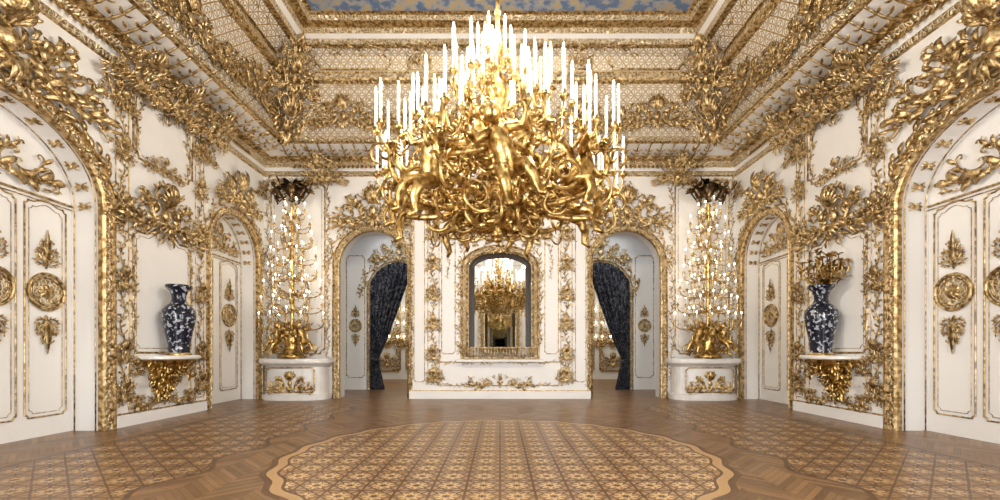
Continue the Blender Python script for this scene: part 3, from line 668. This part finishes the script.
# ------------------------------------------------------------------ vases on brackets
def vase(sx,bouquet):
    x0,y0,zb=sx*6.05,8.48,1.2
    e=empty('porcelain_vase',(x0,y0,zb))
    V=MB()
    prof=[(0,0),(.19,0),(.195,.03),(.175,.08),(.18,.2),(.215,.4),(.255,.6),(.275,.74),(.265,.84),(.205,.92),(.135,.98),(.115,1.04),(.118,1.12),(.145,1.2),(.21,1.27),(.22,1.3),(.21,1.32),(.12,1.2),(.08,1.0)]
    lathe(V,prof,(0,0,0),32); build(V,'body',[porc],e)
    g=MB(); lathe(g,[(.205,0),(.215,.02),(.2,.05),(.19,.05)],(0,0,0),24)
    if bouquet:
        r=random.Random(4)
        for i in range(34):
            a=r.uniform(0,2*pi); o=np.array([math.cos(a),math.sin(a),0]); rr=r.uniform(.1,.44); h=1.3+.70-rr*.75+r.uniform(-.25,.1)
            p=o*rr+Z*h; tube(g,bez([(0,0,1.15),tuple(o*.1+Z*1.5),tuple(o*rr*1.2+Z*1.35),tuple(p)],10),.011,5,ref=np.cross(o,(0,0,1.)))
            for k in range(7): b=r.uniform(0,2*pi); leaf(g,p,(math.cos(b),math.sin(b),r.uniform(-.2,.9)),(0,0,1),r.uniform(.07,.12),.05,curl=2)
            for k in range(3): q=o*rr*r.random()+Z*(1.3+r.random()*.35); leaf(g,q,o+Z*r.uniform(-.4,.8),(0,0,1),.14,.05)
    build(g,'gilt_mount',[gold2],e)
    e=empty('gilded_wall_bracket')
    side='left' if sx<0 else 'right'
    b=MB(); sl=[]
    for z_,k in ((1.12,.92),(1.14,1),(1.18,1),(1.2,.97),(1.2,.01)):
        sl.append([(8.5-.58*k*math.cos(a),z_,.6*k*(max(math.sin(a),0)**.6)) for a in np.linspace(0,pi,20)])
    b.add(np.array(sl),gf(5,20,False),0,False); build(onwall(b,side),'slab',[marble],e)
    b=MB(); r=random.Random(6); sl=[]
    for z_,k in ((1.12,.85),(1.05,.8),(.98,.62),(.85,.45),(.7,.3),(.55,.18),(.42,.08),(.36,.01)):
        sl.append([(8.5-.6*k*math.cos(a),z_,.55*k*math.sin(a)) for a in np.linspace(0,pi,14)])
    b.add(np.array(sl),gf(8,14,False),0,True)
    for i in range(200):
        a=r.uniform(.05,pi-.05); z_=r.uniform(.45,1.1); k=np.interp(z_,[.36,.55,.85,1.1],[.05,.2,.45,.82]); o=(-math.cos(a),0,math.sin(a)*.9)
        leaf(b,(8.5+.6*k*o[0],z_,.55*k*math.sin(a)),(o[0]*.5+r.uniform(-.3,.3),r.uniform(-1,.6),.4*math.sin(a)),o,r.uniform(.1,.18),.05,curl=1.8)
    for sg in (-1,1):
        cs(b,(8.5+sg*.34,.9),-1.57+sg*.7,.8,sg*.5,sg*3.4,.03,'S',w0=.22,leaves=5); cs(b,(8.5+sg*.28,1.03),sg*.1,.5,sg,sg*4,.026,'C',w0=.3,leaves=4)
    build(onwall(b,side),'carved_corbel',[gold2],e)
vase(-1,False); vase(1,True)
# ------------------------------------------------------------------ doorway curtains
def curtain(sx):
    n=44;k=70; V=np.zeros((n,k,3)); uc=3.3
    for i in range(n):
        t=i/(n-1); z=4.15*(1-t)+.01; xo=4.22
        wid=np.interp(t,[0,.08,.2,.4,.6,.74,.82,1],[1.35,1.3,1.08,.76,.48,.28,.30,.46])
        for j in range(k):
            s=j/(k-1); fold=.09*math.sin(s*pi*16)+.02*math.sin(s*31+t*5)
            x=xo-wid*s
            top=3.2+.95*math.sqrt(max(0,1-((x-uc)/.95)**2))
            zz=min(z,top); zz=max(zz-.3*s*math.sin(pi*min(t*1.3,1)),.01)
            V[i,j]=(sx*x,YB+2.46-fold*(.6+.4*t),zz)
    mb=MB(); mb.add(V,gf(n,k,False),0,True)
    t=np.linspace(0,2*pi,17)[:-1]; cx=4.22-.15
    tube(mb,[(sx*(cx+.17*math.cos(a)),YB+2.45+.12*math.sin(a),1.0+.06*math.cos(a)) for a in t],.02,6,m=0,closed=True)
    build(mb,'drape_curtain',[drapeM])
for sx in (-1,1): curtain(sx)
M,o=FR_['back']
P=MB()
for u in (-3.3,3.3):
    archframe(P,u,.95,3.2,.95,.12); P.put(cartouche(1.9,.9,91,2.0),None,(u,4.15,.04))
    for v in (-1,1): frame(P,u+v*1.45-.3,u+v*1.45+.3,.4,4.4,.015); vine(P,[(u+v*1.2*math.cos(a),3.2+1.2*math.sin(a)) for a in np.linspace(-.1,1.1,8)],.34,53); medallion(P,u+v*1.45,2.1,.2)
def shift(src,dy): m=MB(); m.put(src,M,o+np.array([0,dy,0])); return m
build(shift(P,2.6),'gilded_wall_ornament',GM)
Q=MB()
for u in (-5,-3.6,-2.2,-.9,.9,2.2,3.6,5):
    frame(Q,u-.55,u+.55,.4,4.3,.05); Q.put(cartouche(1.1,.9,92,2),None,(u,3.4,.04)); Q.put(cartouche(1.0,1.1,93,2),None,(u,1.5,.04)); vine(Q,[(u-.45,.6),(u-.45,4)],.24,94); vine(Q,[(u+.45,.6),(u+.45,4)],.24,94); Q.put(cartouche(1.0,.8,95,2),None,(u,.5,.04))
build(shift(Q,7.78),'gilded_wall_ornament',GM)
for sx in (-1,1):
    e=empty('gilt_wall_sconce'); g=MB(); wx=MB(); bl=MB()
    for u in (3.7,4.35,5.0):
        for v in (1.7,2.3,2.9):
            for d_ in (-.14,.14):
                p=np.array([sx*u+d_,19.75,v]); tube(g,bez([(sx*u,19.96,v-.2),(sx*u+d_,19.85,v-.3),tuple(p)],8),.015,5,ref=(1,0,0))
                lathe(g,[(.005,-.04),(.045,0),(.02,.02)],p,7); lathe(wx,[(.016,.02),(.016,.16),(0,.16)],p,6); sph(bl,p+Z*.2,(.03,.03,.05),k=6,n=4)
        g.put(cartouche(.3,.5,96),np.array([[1,0,0],[0,0,1],[0,-1,0]],float),(sx*u,19.95,1.4))
    build(g,'arms',[gold2],e); build(wx,'candles',[candlem],e); build(bl,'bulbs',[bulb],e)

# ------------------------------------------------------------------ added windows, out of view, as carriers for fill lights
def added_window(name,uc,hw,vs,ri,side):
    w=MB()
    sweep2(w,archpath(uc,hw-.03,vs,ri-.03),[(-.05,-.4),(-.05,-.32),(.03,-.32)],False)
    for u in (-.33,0,.33): box(w,(uc+u*hw*1.8-.02,0,-.4),(uc+u*hw*1.8+.02,vs+ri*.8,-.35))
    for v in (.9,1.8,2.7,3.6): box(w,(uc-hw,v-.02,-.4),(uc+hw,v+.02,-.35))
    build(onwall(w,side),name,[white])
    M,o=FR_[side]
    L=bpy.data.lights.new(name+'_fill','AREA'); L.shape='RECTANGLE'; L.size=hw*2; L.size_y=4.2  # area light added outside the invented opening to brighten the room
    ob=bpy.data.objects.new(name+'_fill',L); bpy.context.scene.collection.objects.link(ob)
    ob.location=o+np.array([uc,2.3,-.6])@M
    ob.rotation_euler=Vector(np.array([0,0,1.])@M).to_track_quat('-Z','Y').to_euler()
    return L
EN=[('added_window_1',*A_b[0],'front',440),('added_window_2',*A_b[1],'front',420),('added_window_3',*A_fr,'left',380),('added_window_4',*A_fr,'right',380)]
for n,a,b,c,d,s,en in EN:
    L=added_window(n,a,b,c,d,s); L.energy=en; L.color=(.95,.97,1.0)
def pt(x,y,z,en,rad=.05,col=(1,.91,.78)):
    L=bpy.data.lights.new('chandelier_lamp','POINT'); L.energy=en; L.shadow_soft_size=rad; L.color=col
    o=bpy.data.objects.new('chandelier_lamp',L); bpy.context.scene.collection.objects.link(o); o.location=(x,y,z); return o
for i in range(7):
    a=2*pi*(i+.5)/7; pt(CX+1.15*math.cos(a),CY+1.15*math.sin(a),4.8,68)
for i in range(4):
    a=2*pi*i/4; pt(CX+.35*math.cos(a),CY+.35*math.sin(a),5.5,85)
for sx in (-1,1):
    pt(sx*5.0,11.0,3.6,14); pt(sx*5.42,11.0,5.0,10)
    for y,en in ((13.7,18),(17.5,110)):
        L=bpy.data.lights.new('anteroom_fill_light','AREA'); L.size=1.5; L.energy=en; L.color=(1,.93,.82) if y>15 else (.92,.96,1)  # added area fill to brighten passage and far room; no fixture modelled
        o2=bpy.data.objects.new('anteroom_fill_light',L); bpy.context.scene.collection.objects.link(o2); o2.location=(sx*3.4,y,5.1)
w=bpy.data.worlds.new('World'); bpy.context.scene.world=w; w.use_nodes=True
w.node_tree.nodes['Background'].inputs[0].default_value=(.75,.85,1,1); w.node_tree.nodes['Background'].inputs[1].default_value=1.0
cam=bpy.data.cameras.new('camera'); co=bpy.data.objects.new('camera',cam); bpy.context.scene.collection.objects.link(co)
cam.sensor_width=36; cam.lens=16.2; cam.shift_y=.1; cam.clip_start=.05
co.location=(0,0,1.3); co.rotation_euler=(pi/2,0,0); bpy.context.scene.camera=co
bpy.context.scene.view_settings.view_transform='Standard'
